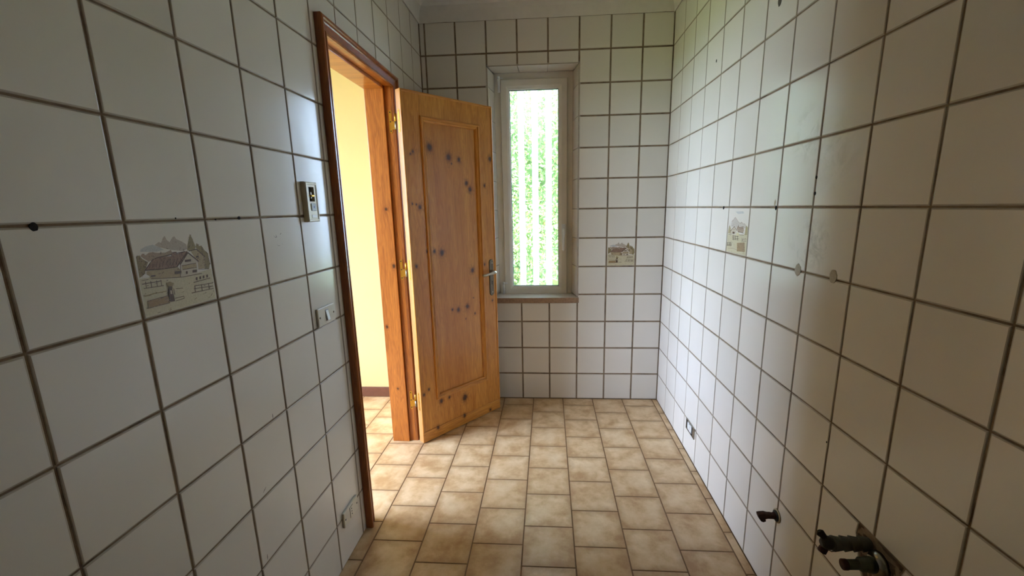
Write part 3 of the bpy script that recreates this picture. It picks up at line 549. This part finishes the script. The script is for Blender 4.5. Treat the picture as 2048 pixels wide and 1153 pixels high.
# handle
hp = (0.600, 0.955)
bm = bmesh.new(); pts = []
for s in range(13):                              # long backplate with rounded ends and waists
    t = s / 12 * math.pi; pts.append((hp[0] + 0.0185 * math.cos(t), hp[1] + 0.103 + 0.020 * math.sin(t)))
for s in range(13):
    t = math.pi + s / 12 * math.pi; pts.append((hp[0] + 0.0185 * math.cos(t), hp[1] - 0.103 + 0.020 * math.sin(t)))
Lp = [[bm.verts.new((x0 + (hp[0] - x0) * k, -h, z + (hp[1] - z) * k * 0.16)) for x0, z in pts] for h, k in ((0, 0), (0.003, 0), (0.006, 0.14), (0.0065, 0.35))]
for a, b in zip(Lp[:-1], Lp[1:]):
    for i in range(len(pts)): bm.faces.new((a[i], a[(i + 1) % len(pts)], b[(i + 1) % len(pts)], b[i]))
bm.faces.new(Lp[-1]); plate = finish(bm, 'handle_plate', 'pewter', door)
for z in (hp[1] + 0.098, hp[1] - 0.098): tubeobj('screw', 'lever_silver', plate, [(hp[0], -0.005, z), (hp[0], -0.0085, z), (hp[0], -0.0095, z)], [0.0055, 0.0055, 0.002], 12)
bm = bmesh.new(); box(bm, hp[0] - 0.0028, hp[0] + 0.0028, -0.0072, -0.006, hp[1] - 0.047, hp[1] - 0.028); tube(bm, [(hp[0], -0.006, hp[1] - 0.028), (hp[0], -0.0073, hp[1] - 0.028)], 0.005, 12); finish(bm, 'keyhole', 'black', plate)
hz = hp[1] + 0.040
tubeobj('lever', 'lever_silver', plate, [(hp[0], -0.005, hz), (hp[0], -0.02, hz), (hp[0], -0.038, hz), (hp[0] - 0.006, -0.047, hz), (hp[0] - 0.02, -0.050, hz - 0.001), (hp[0] - 0.05, -0.050, hz - 0.005), (hp[0] - 0.085, -0.049, hz - 0.010), (hp[0] - 0.108, -0.047, hz - 0.010), (hp[0] - 0.114, -0.046, hz - 0.010)],
        [0.013, 0.010, 0.0095, 0.0105, 0.0105, 0.0085, 0.0085, 0.009, 0.004], 14)
# hinges: one leaf on the door edge, one on the frame, knuckle between
def hinge_plate(bm, w, h, t):
    pts = []
    for s in range(9): a = s / 8 * math.pi; pts.append((w / 2 * math.cos(a), h / 2 - w / 2 + w / 2 * math.sin(a)))
    for s in range(9): a = math.pi + s / 8 * math.pi; pts.append((w / 2 * math.cos(a), -h / 2 + w / 2 + w / 2 * math.sin(a)))
    A = [bm.verts.new((x, z, 0)) for x, z in pts]; B = [bm.verts.new((x, z, t)) for x, z in pts]; n = len(pts)
    for i in range(n): bm.faces.new((A[i], A[(i + 1) % n], B[(i + 1) % n], B[i]))
    bm.faces.new(A); bm.faces.new(B)
for zc in (1.880, 1.078, 0.272):
    hg = empty('hinge'); hg.parent = fr; hg.location = (0, 0, zc)
    bm = bmesh.new(); hinge_plate(bm, 0.016, 0.118, 0.002)
    bmesh.ops.transform(bm, verts=bm.verts, matrix=Matrix(((1, 0, 0, -0.011), (0, 0, -1, RB1 + 0.0002), (0, 1, 0, 0), (0, 0, 0, 1))))
    box(bm, -0.006, 0.014, RB1 - 0.0022, RB1 - 0.0002, -0.040, 0.002); o = finish(bm, 'frame_plate', 'brass', hg)
    for dz in (-0.048, 0, 0.048): tubeobj('screw_hole', 'black', None, [(-0.011, RB1 - 0.0015, dz + zc), (-0.011, RB1 - 0.0026, dz + zc)], 0.0036, 10).parent = fr
    tubeobj('knuckle', 'steel_dull', hg, [(0.020, RB1 - 0.008, -0.040), (0.020, RB1 - 0.008, -0.002)], 0.0068, 14)
    tubeobj('knuckle', 'brass', hg, [(0.020, RB1 - 0.008, 0.0), (0.020, RB1 - 0.008, 0.040)], 0.0068, 14)
    bm = bmesh.new(); hinge_plate(bm, 0.014, 0.118, 0.0012)
    bmesh.ops.transform(bm, verts=bm.verts, matrix=Matrix(((0, 0, -1, -0.0002), (1, 0, 0, 0.019), (0, 1, 0, zc - 0.005), (0, 0, 0, 1))))
    dp = finish(bm, 'hinge_plate', 'brass', door)
    for dz in (-0.048, 0, 0.048): tubeobj('screw_hole', 'black', dp, [(-0.0010, 0.019, zc - 0.005 + dz), (-0.0018, 0.019, zc - 0.005 + dz)], 0.0026, 10)

# ------------------------------------------------------------------ window
win = tag(empty('window_1', (0, 0, 0)), 'narrow white casement window with one clear pane in the tiled end wall', 'window', kind='structure')
V3 = lambda p, h: (p.x, WFY - h, p.y)
ring('outer_frame', 'upvc', win, FX0, FX1, FZ0, FZ1, [(0, -0.06), (0, 0.0), (0.046, 0.0), (0.050, -0.004), (0.050, -0.06)], V3)
sash = ring('sash', 'upvc', win, 0.506, 0.968, 0.772, 2.278, [(0, -0.04), (0, 0.012), (0.003, 0.016), (0.040, 0.016), (0.054, 0.010), (0.054, -0.04)], V3)
ring('glazing_bead', 'upvc', sash, 0.559, 0.915, 0.826, 2.223, [(0, -0.03), (0, 0.008), (0.004, 0.007), (0.009, -0.004), (0.009, -0.03)], V3)
ring('gasket', 'gasket', sash, 0.5675, 0.9065, 0.8345, 2.2145, [(0, -0.024), (0, -0.004), (0.0025, -0.004), (0.0025, -0.024)], V3)
bm = bmesh.new(); box(bm, 0.568, 0.906, WFY + 0.012, WFY + 0.016, 0.835, 2.214); finish(bm, 'pane', 'glass', sash)
for z0, z1 in ((2.196, 2.296), (0.768, 0.868)):
    h = tubeobj('hinge', 'upvc_white', win, [(0.497, WFY - 0.024, z0), (0.497, WFY - 0.024, z1)], 0.0085, 14)
    tubeobj('hinge_cap', 'upvc_white', h, [(0.497, WFY - 0.024, z1 - 0.016), (0.497, WFY - 0.024, z1), (0.497, WFY - 0.024, z1 + 0.004)], [0.0098, 0.0098, 0.006], 14)
    boxobj('hinge_strap', 'upvc_white', h, 0.497, 0.525, WFY - 0.019, WFY - 0.0145, z1 - 0.012, z1 - 0.004)
hb = boxobj('handle_base', 'upvc_white', win, 0.929, 0.957, WFY - 0.026, WFY - 0.015, 1.215, 1.293, bevel=0.004)
tubeobj('handle_lever', 'upvc_white', hb, [(0.942, WFY - 0.024, 1.25), (0.942, WFY - 0.045, 1.25), (0.940, WFY - 0.055, 1.243), (0.940, WFY - 0.058, 1.222), (0.940, WFY - 0.056, 1.18), (0.940, WFY - 0.052, 1.135), (0.940, WFY - 0.050, 1.108), (0.940, WFY - 0.050, 1.102)], [0.011, 0.010, 0.011, 0.0115, 0.010, 0.009, 0.008, 0.003], 12)
# sill: pale stone slab with a rough brown front edge
bm = bmesh.new(); box(bm, WX0 - 0.004, WX1 + 0.010, D - 0.016, WFY, 0.742, 0.779)
for f in bm.faces: f.material_index = 1 if f.calc_center_median().y < D - 0.015 or f.normal.z < -0.5 else 0
sill = finish(bm, 'window_sill', ('marble', 'marble_edge'), win)

# white flat bars outside the pane
g = tag(empty('window_grille', (0.736, 3.3, 0.78)), 'white metal grille of flat upright bars outside the window pane', 'grille')
for i in range(-1, 5): boxobj('bar', 'bar_white', g, 0.634 + 0.1018 * i - 0.0225 - 0.736, 0.634 + 0.1018 * i + 0.0225 - 0.736, -0.002, 0.002, -0.02, 1.54, bevel=0.0008)
for z in (-0.02, 1.49): boxobj('rail', 'white_metal', g, -0.312, 0.312, 0.002, 0.014, z, z + 0.035, bevel=0.002)

# ------------------------------------------------------------------ garden outside the window
tag(boxobj('ground', 'lawn', None, -14, 14, -14, 16, -0.6, -0.3), 'green lawn round the house', 'lawn', kind='structure')
def foliage(name, mat, parent, n, sampler, size):
    rng = np.random.default_rng(5); P = sampler(rng, n); ax = rng.normal(size=(n, 3)); ax /= np.linalg.norm(ax, axis=1)[:, None]
    up = rng.normal(size=(n, 3)); b = np.cross(ax, up); b /= np.linalg.norm(b, axis=1)[:, None]; s = size * rng.uniform(0.6, 1.3, n)[:, None]
    v = np.stack([P - ax * s, P + b * s * 0.42, P + ax * s, P - b * s * 0.42], 1).reshape(-1, 3)
    me = bpy.data.meshes.new(name); me.from_pydata(v.tolist(), [], np.arange(4 * n).reshape(-1, 4).tolist()); me.update()
    o = link(name, me, parent, (mat,)); o['kind'] = 'stuff'; return o
hd = tag(empty('hedge', (0.4, 5.5, -0.3)), 'tall sunlit green hedge outside the window', 'hedge')
bm = bmesh.new(); n1, n2 = 40, 30; grid = []
for j in range(n2 + 1):
    row = []
    for i in range(n1 + 1):
        x = -4 + 4.95 * i / n1; z = 3.7 * j / n2; y = -0.15 + 0.18 * mnoise.noise(Vector((x * 2.2, z * 2.2, 1.7))) + 0.25 * (j / n2) ** 3
        row.append(bm.verts.new((x, y, z)))
    grid.append(row)
for j in range(n2):
    for i in range(n1): bm.faces.new((grid[j][i], grid[j][i + 1], grid[j + 1][i + 1], grid[j + 1][i]))
r = bmesh.ops.extrude_face_region(bm, geom=list(bm.faces)); bmesh.ops.translate(bm, verts=[e for e in r['geom'] if isinstance(e, bmesh.types.BMVert)], vec=(0, 0.5, 0))
finish(bm, 'core', 'hedge_core', hd)
def samp(rng, n):
    x = rng.uniform(-4, 1.0, n); z = rng.uniform(0, 3.8, n); y = -0.2 - rng.uniform(0, 0.32, n) + 0.18 * np.sin(x * 4.1) * np.cos(z * 3.3) + 0.25 * (z / 3.8) ** 3
    return np.stack([x, y, z], 1)
foliage('foliage', 'leaf', hd, 85000, samp, 0.026)
def samp2(rng, n):
    return np.stack([rng.uniform(-0.6, 1.3, n), rng.uniform(3.9, 4.6, n), -0.3 + rng.uniform(0, 1.0, n) ** 2 * 0.95], 1)
gr = foliage('tall_grass', 'grass_blade', None, 4000, samp2, 0.07); tag(gr, 'tall grass at the foot of the hedge', 'grass', kind='stuff')

# ------------------------------------------------------------------ plates on the doorway wall
def plate_root(name, y, z): return empty(name, mat=frame('left', (0, y, z)))
# upright controller with slot, button and label
t = tag(plate_root('wall_controller', 1.446, 1.4465), 'upright champagne metal control unit with slot lever and small label', 'controller')
bm = bmesh.new()
hw, hh = 0.036, 0.0675
sl = (-0.0165, 0.0165, 0.002, 0.051)             # slot: a0, a1, b0, b1
he, hf = hw - 0.001, hh - 0.001
for a0, a1, b0, b1 in ((-he, sl[0], -hf, hf), (sl[1], he, -hf, hf), (sl[0], sl[1], -hf, sl[2]), (sl[0], sl[1], sl[3], hf)): box(bm, a0, a1, b0, b1, 0, 0.016)
bmesh.ops.remove_doubles(bm, verts=bm.verts, dist=1e-5); body = finish(bm, 'housing', 'champagne', t)
ring('bezel', 'champagne', t, -hw, hw, -hh, hh, [(0, 0.0), (0, 0.014), (0.003, 0.018), (0.008, 0.0175), (0.010, 0.0155), (0.010, 0.0)], lambda p, h: (p.x, p.y, h))
boxobj('slot_back', 'valve_dark', t, sl[0], sl[1], sl[2], sl[3], 0.001, 0.004)
boxobj('slider', 'brass', t, -0.009, 0.009, 0.018, 0.024, 0.004, 0.021, bevel=0.0015)
boxobj('slider_stem', 'steel_dull', t, -0.003, 0.004, 0.012, 0.034, 0.004, 0.014, bevel=0.001)
bt = boxobj('button', 'grey_plastic', t, -0.012, 0.017, -0.030, -0.004, 0.0155, 0.0185, bevel=0.0012)
bm = bmesh.new(); bm.faces.new([bm.verts.new(q) for q in ((-0.002, -0.017, 0.0187), (0.006, -0.022, 0.0187), (0.006, -0.012, 0.0187))]); finish(bm, 'arrow_mark', 'blue_ink', bt)
boxobj('label_plate', 'white_plastic', t, -0.012, 0.018, -0.053, -0.043, 0.0155, 0.0168, bevel=0.0004)
# light switch
t = tag(plate_root('light_switch', 1.471, 1.037), 'flat cream metal switch plate with one rocker and two screws', 'light switch')
bm = bmesh.new(); box(bm, -0.060, 0.060, -0.034, 0.034, 0, 0.009, bevel=0.003); finish(bm, 'cover', 'cream_plastic', t)
boxobj('rocker_frame', 'grey_plastic', t, -0.011, 0.011, -0.021, 0.021, 0.008, 0.0102, bevel=0.0008)
bm = bmesh.new(); vs = [bm.verts.new(q) for q in ((-0.008, -0.018, 0.0095), (0.008, -0.018, 0.0095), (0.008, 0.018, 0.0095), (-0.008, 0.018, 0.0095), (-0.008, -0.018, 0.0165), (0.008, -0.018, 0.0165), (0.008, 0.018, 0.0105), (-0.008, 0.018, 0.0105))]
for q in ((0, 3, 2, 1), (4, 5, 6, 7), (0, 1, 5, 4), (1, 2, 6, 5), (2, 3, 7, 6), (3, 0, 4, 7)): bm.faces.new([vs[i] for i in q])
finish(bm, 'rocker', 'white_plastic', t)
for a in (-0.049, 0.049): tubeobj('screw', 'pewter', t, [(a, 0, 0.008), (a, 0, 0.0098), (a, 0, 0.0102)], [0.0038, 0.0038, 0.002], 12)
# low socket
t = tag(plate_root('power_socket', 1.487, 0.193), 'cream socket plate with three small holes near the floor by the doorway', 'socket')
bm = bmesh.new(); box(bm, -0.060, 0.060, -0.033, 0.033, 0, 0.010, bevel=0.003); finish(bm, 'cover', 'cream_plastic', t)
ins = boxobj('insert', 'cream_plastic', t, -0.011, 0.013, -0.022, 0.022, 0.009, 0.0116, bevel=0.0008)
ring('insert_gap', 'valve_dark', t, -0.0125, 0.0145, -0.0235, 0.0235, [(0, 0.0095), (0, 0.0103), (0.0015, 0.0103), (0.0015, 0.0095)], lambda p, h: (p.x, p.y, h))
for b in (-0.012, 0, 0.012): tubeobj('contact_hole', 'black', ins, [(0.001, b, 0.011), (0.001, b, 0.0119)], 0.0030, 12)
for a in (-0.050, 0.050): tubeobj('screw', 'black', t, [(a, 0, 0.009), (a, 0, 0.0104)], 0.0038, 12)

# open socket on the wall with the pipes
t = tag(empty('open_socket', mat=frame('right', (W, 2.236, 0.176))), 'socket without its cover, dark box with two white modules above the floor', 'socket')
ring('metal_rim', 'steel_dull', t, -0.066, 0.066, -0.031, 0.031, [(0, 0), (0, 0.006), (0.004, 0.006), (0.004, 0)], lambda p, h: (p.x, p.y, h))
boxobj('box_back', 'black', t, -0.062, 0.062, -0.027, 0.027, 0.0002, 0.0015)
boxobj('support_bar', 'steel_dull', t, 0.038, 0.062, -0.027, 0.027, 0.0015, 0.004)
for a in (-0.040, -0.006):
    md = boxobj('module', 'white_plastic', t, a, a + 0.029, -0.021, 0.021, 0.0015, 0.007, bevel=0.001)
    for b in (-0.010, 0, 0.010): tubeobj('contact_hole', 'black', md, [(a + 0.0145, b, 0.0065), (a + 0.0145, b, 0.0074)], 0.0024, 10)

# ------------------------------------------------------------------ pipe stubs
t = tag(empty('rusty_pipe_stub', mat=frame('right', (W, 1.350, 0.337))), 'short rusty drain stub sticking out of a pale ring in the tiles', 'pipe')
bm = bmesh.new(); tube(bm, [(0, 0, 0.0), (0, 0, 0.004), (0, 0, 0.005)], [0.0235, 0.0235, 0.021], 24); finish(bm, 'collar', 'rust_ring', t)
bm = bmesh.new(); tube(bm, [(0, 0, 0.004), (0, 0, 0.0075), (0, 0, 0.008)], [0.0195, 0.0185, 0.012], 20); finish(bm, 'painted_recess', 'black', t)  # raised black disc; shade of the hole round the stub is painted in
bm = bmesh.new(); ol = [(0.006, 0.009), (0.018, 0.0075), (0.024, 0.009), (0.034, 0.0085), (0.046, 0.012), (0.058, 0.011), (0.069, 0.0075), (0.067, 0.0), (0.064, -0.008), (0.056, -0.019), (0.049, -0.021), (0.041, -0.017), (0.043, -0.009), (0.036, -0.0065), (0.022, -0.007), (0.006, -0.0095)]
A = [[bm.verts.new((x * (1 + 0.25 * mnoise.noise(Vector((o * 90, v * 90, x * 50)))), v, o)) for o, v in ol] for x in (-0.0085, -0.004, 0.004, 0.0085)]
for i, row in enumerate(A):
    for k, vv in enumerate(row):
        if i in (1, 2): vv.co.y += 0.0012 if ol[k][1] > 0 else -0.0012
for p, q in zip(A[:-1], A[1:]):
    for k in range(len(ol)): bm.faces.new((p[k], p[(k + 1) % len(ol)], q[(k + 1) % len(ol)], q[k]))
bm.faces.new(A[0]); bm.faces.new(A[-1])
finish(bm, 'stub', 'rust', t)

t = tag(empty('wrapped_water_pipe', mat=frame('right', (W, 0.966, 0.570))), 'tape-wrapped water pipe ending in a dark wing valve above the chrome collar', 'pipe')
bm = bmesh.new(); pts = []; rad = []
for i in range(81):
    s = i / 80; pts.append((0.0, -0.002 * s, -0.002 + 0.092 * s)); rad.append(0.0148 + 0.0042 * ((s * 4.2) % 1.0))
tube(bm, pts, rad, 20)
for v in bm.verts:
    ang = math.atan2(v.co.y, v.co.x); v.co.z += 0.007 * math.sin(ang + 0.6) if 0.010 < v.co.z < 0.080 else 0
finish(bm, 'wrapped_pipe', 'tape', t)
tubeobj('valve_body', 'valve_dark', t, [(0, 0, 0.088), (0, 0.0, 0.097), (0, -0.001, 0.108), (0, -0.002, 0.114)], [0.0145, 0.0165, 0.0135, 0.008], 14)
tubeobj('wing', 'valve_dark', t, [(0, 0.004, 0.102), (-0.001, 0.016, 0.108), (-0.001, 0.028, 0.119), (0, 0.034, 0.123)], [0.009, 0.0075, 0.010, 0.005], 12, squash=(0.55, 1.0))
tubeobj('end_cap', 'rust', t, [(0, -0.006, 0.100), (0, -0.018, 0.106), (0, -0.026, 0.109), (0, -0.028, 0.110)], [0.009, 0.0105, 0.0105, 0.006], 12)
tubeobj('loose_thread', 'thread', t, [(0, -0.014, 0.07), (0.002, -0.022, 0.076), (0.001, -0.025, 0.086), (-0.002, -0.023, 0.092), (0, -0.018, 0.098)], 0.0013, 6)

t = tag(empty('chrome_collar_valve', mat=frame('right', (W, 0.925, 0.548))), 'stubby olive valve in a chrome collar beneath the wrapped pipe', 'valve')
bm = bmesh.new(); tube(bm, [(0, 0, -0.001), (0, 0, 0.006), (0, 0, 0.012), (0, 0, 0.016), (0, 0, 0.0165)], [0.032, 0.031, 0.027, 0.021, 0.017], 28); finish(bm, 'collar', 'chrome', t)
tubeobj('valve_body', 'valve_olive', t, [(0, 0, 0.012), (0, 0, 0.030), (0, 0, 0.034), (0, -0.001, 0.046), (0, -0.001, 0.050)], [0.0185, 0.0185, 0.0165, 0.0165, 0.013], 8)
tubeobj('spindle', 'valve_olive', t, [(0, -0.001, 0.046), (0, -0.002, 0.078), (0, -0.002, 0.080)], [0.0115, 0.0115, 0.009], 16)
tubeobj('spindle_tip', 'rust', t, [(0, -0.002, 0.076), (0, -0.002, 0.086), (0, -0.002, 0.088)], [0.0125, 0.0125, 0.009], 16)

# rough mortar where the tiles are broken away round the pipes
bm = bmesh.new(); out = [(-1.004, 0.598), (-1.004, 0.568), (-0.990, 0.545), (-0.983, 0.50), (-0.966, 0.47), (-0.953, 0.45), (-0.91, 0.457), (-0.887, 0.49), (-0.870, 0.53), (-0.874, 0.57), (-0.864, 0.598)]
n = 16; cen = Vector((-0.935, 0.54)); prev = None
for k in range(n + 1):
    s = 1 - k / n; row = []
    for i in range(44):
        u = i / 44 * len(out); a, b = Vector(out[int(u)]), Vector(out[(int(u) + 1) % len(out)]); q = cen + (a.lerp(b, u % 1) - cen) * max(s, 0.001)
        h = -0.0030 + 0.0042 * mnoise.noise(Vector((q.x * 70, q.y * 70, 0))) + 0.0026 * mnoise.noise(Vector((q.x * 190, q.y * 190, 4)))
        row.append(bm.verts.new((W - h - 0.0008, -q.x, q.y)))
    if prev:
        for i in range(44): bm.faces.new((prev[i], prev[(i + 1) % 44], row[(i + 1) % 44], row[i]))
    prev = row
finish(bm, 'broken_mortar', 'mortar', wall_right)

# ------------------------------------------------------------------ drill holes as dark discs with their depth shade painted, filler plugs, scuffs in the tiled walls
def disc(name, mat, side, a, b, ra, rb, h, parent, seed=0, jag=0.12):
    bm = bmesh.new(); n = 20; R = [1 + jag * mnoise.noise(Vector((math.cos(k / n * 6.283) * 1.7, math.sin(k / n * 6.283) * 1.7, seed * 3.7))) for k in range(n)]
    L = [[bm.verts.new((ra * s * R[k] * math.cos(2 * math.pi * k / n), rb * s * R[k] * math.sin(2 * math.pi * k / n), z)) for k in range(n)] for s, z in ((1, -0.001), (1, h * 0.6), (0.86, h))]
    for p, q in zip(L[:-1], L[1:]):
        for k in range(n): bm.faces.new((p[k], p[(k + 1) % n], q[(k + 1) % n], q[k]))
    bm.faces.new(L[-1]); o = finish(bm, name, mat, parent)
    o.matrix_world = frame(side, (0, a, b) if side == 'left' else (W, a, b) if side == 'right' else (a, D, b)); return o
for i, (y, z, ra, rb) in enumerate(((0.638, 1.398, 0.0062, 0.0070), (1.102, 1.401, 0.0045, 0.0045), (0.905, 1.405, 0.0016, 0.002), (1.02, 1.399, 0.002, 0.002))): disc('painted_drill_hole', 'hole_shade', 'left', y, z, ra, rb, 0.0006, wall_left, i)  # raised dark discs; colour stands in for the shade of a drilled depth
for i, (y, z, ra, rb) in enumerate(((1.563, 1.397, 0.006, 0.0075), (2.013, 1.397, 0.0075, 0.0075), (1.350, 1.440, 0.0052, 0.0055), (1.352, 1.487, 0.0045, 0.005), (2.223, 2.077, 0.0055, 0.007), (1.16, 0.735, 0.002, 0.003))): disc('painted_drill_hole', 'hole_shade', 'right', y, z, ra, rb, 0.0006, wall_right, i + 5)  # same discs on the right wall, hole shade painted as colour
disc('filler_plug', 'filler', 'right', 1.392, 1.203, 0.0165, 0.0205, 0.0012, wall_right, 21, 0.2); disc('filler_plug', 'filler', 'right', 1.222, 1.209, 0.0165, 0.0185, 0.0012, wall_right, 23, 0.2)
disc('filler_plug', 'cap_dark', 'right', 1.669, 2.096, 0.012, 0.020, 0.0015, wall_right, 25, 0.1)
disc('chip', 'rust_ring', 'right', 1.572, 1.415, 0.006, 0.011, 0.0005, wall_right, 27, 0.3)
def scuff(side, parent, pts, w):
    bm = bmesh.new(); prev = None
    for i, (a, b) in enumerate(pts):
        k = math.sin(math.pi * (i + 0.3) / (len(pts) - 0.4)); q = (bm.verts.new((a - w * k, b + w * k * 0.4, 0.0003)), bm.verts.new((a + w * k, b - w * k * 0.4, 0.0003)))
        if prev: bm.faces.new((prev[0], prev[1], q[1], q[0]))
        prev = q
    o = finish(bm, 'scuff', 'scuff_grey', parent); o.matrix_world = frame(side, (0, 0, 0) if side == 'left' else (W, 0, 0)); return o
simple('scuff_grey', (112, 104, 94), 0.6, var=0.2)
scuff('left', wall_left, [(1.236, 1.345), (1.243, 1.339), (1.250, 1.340), (1.247, 1.347)], 0.0016); scuff('left', wall_left, [(1.246, 1.318), (1.252, 1.313), (1.262, 1.313)], 0.0012); scuff('left', wall_left, [(1.268, 1.346), (1.274, 1.350)], 0.0016); scuff('left', wall_left, [(1.270, 1.318), (1.276, 1.314)], 0.0018)
for (y, z), (y2, z2) in (((1.035, 0.615), (1.050, 0.625)), ((1.012, 0.410), (1.014, 0.428)), ((1.12, 0.805), (1.121, 0.82))): scuff('left', wall_left, [(y, z), ((y + y2) / 2, (z + z2) / 2), (y2, z2)], 0.0016)
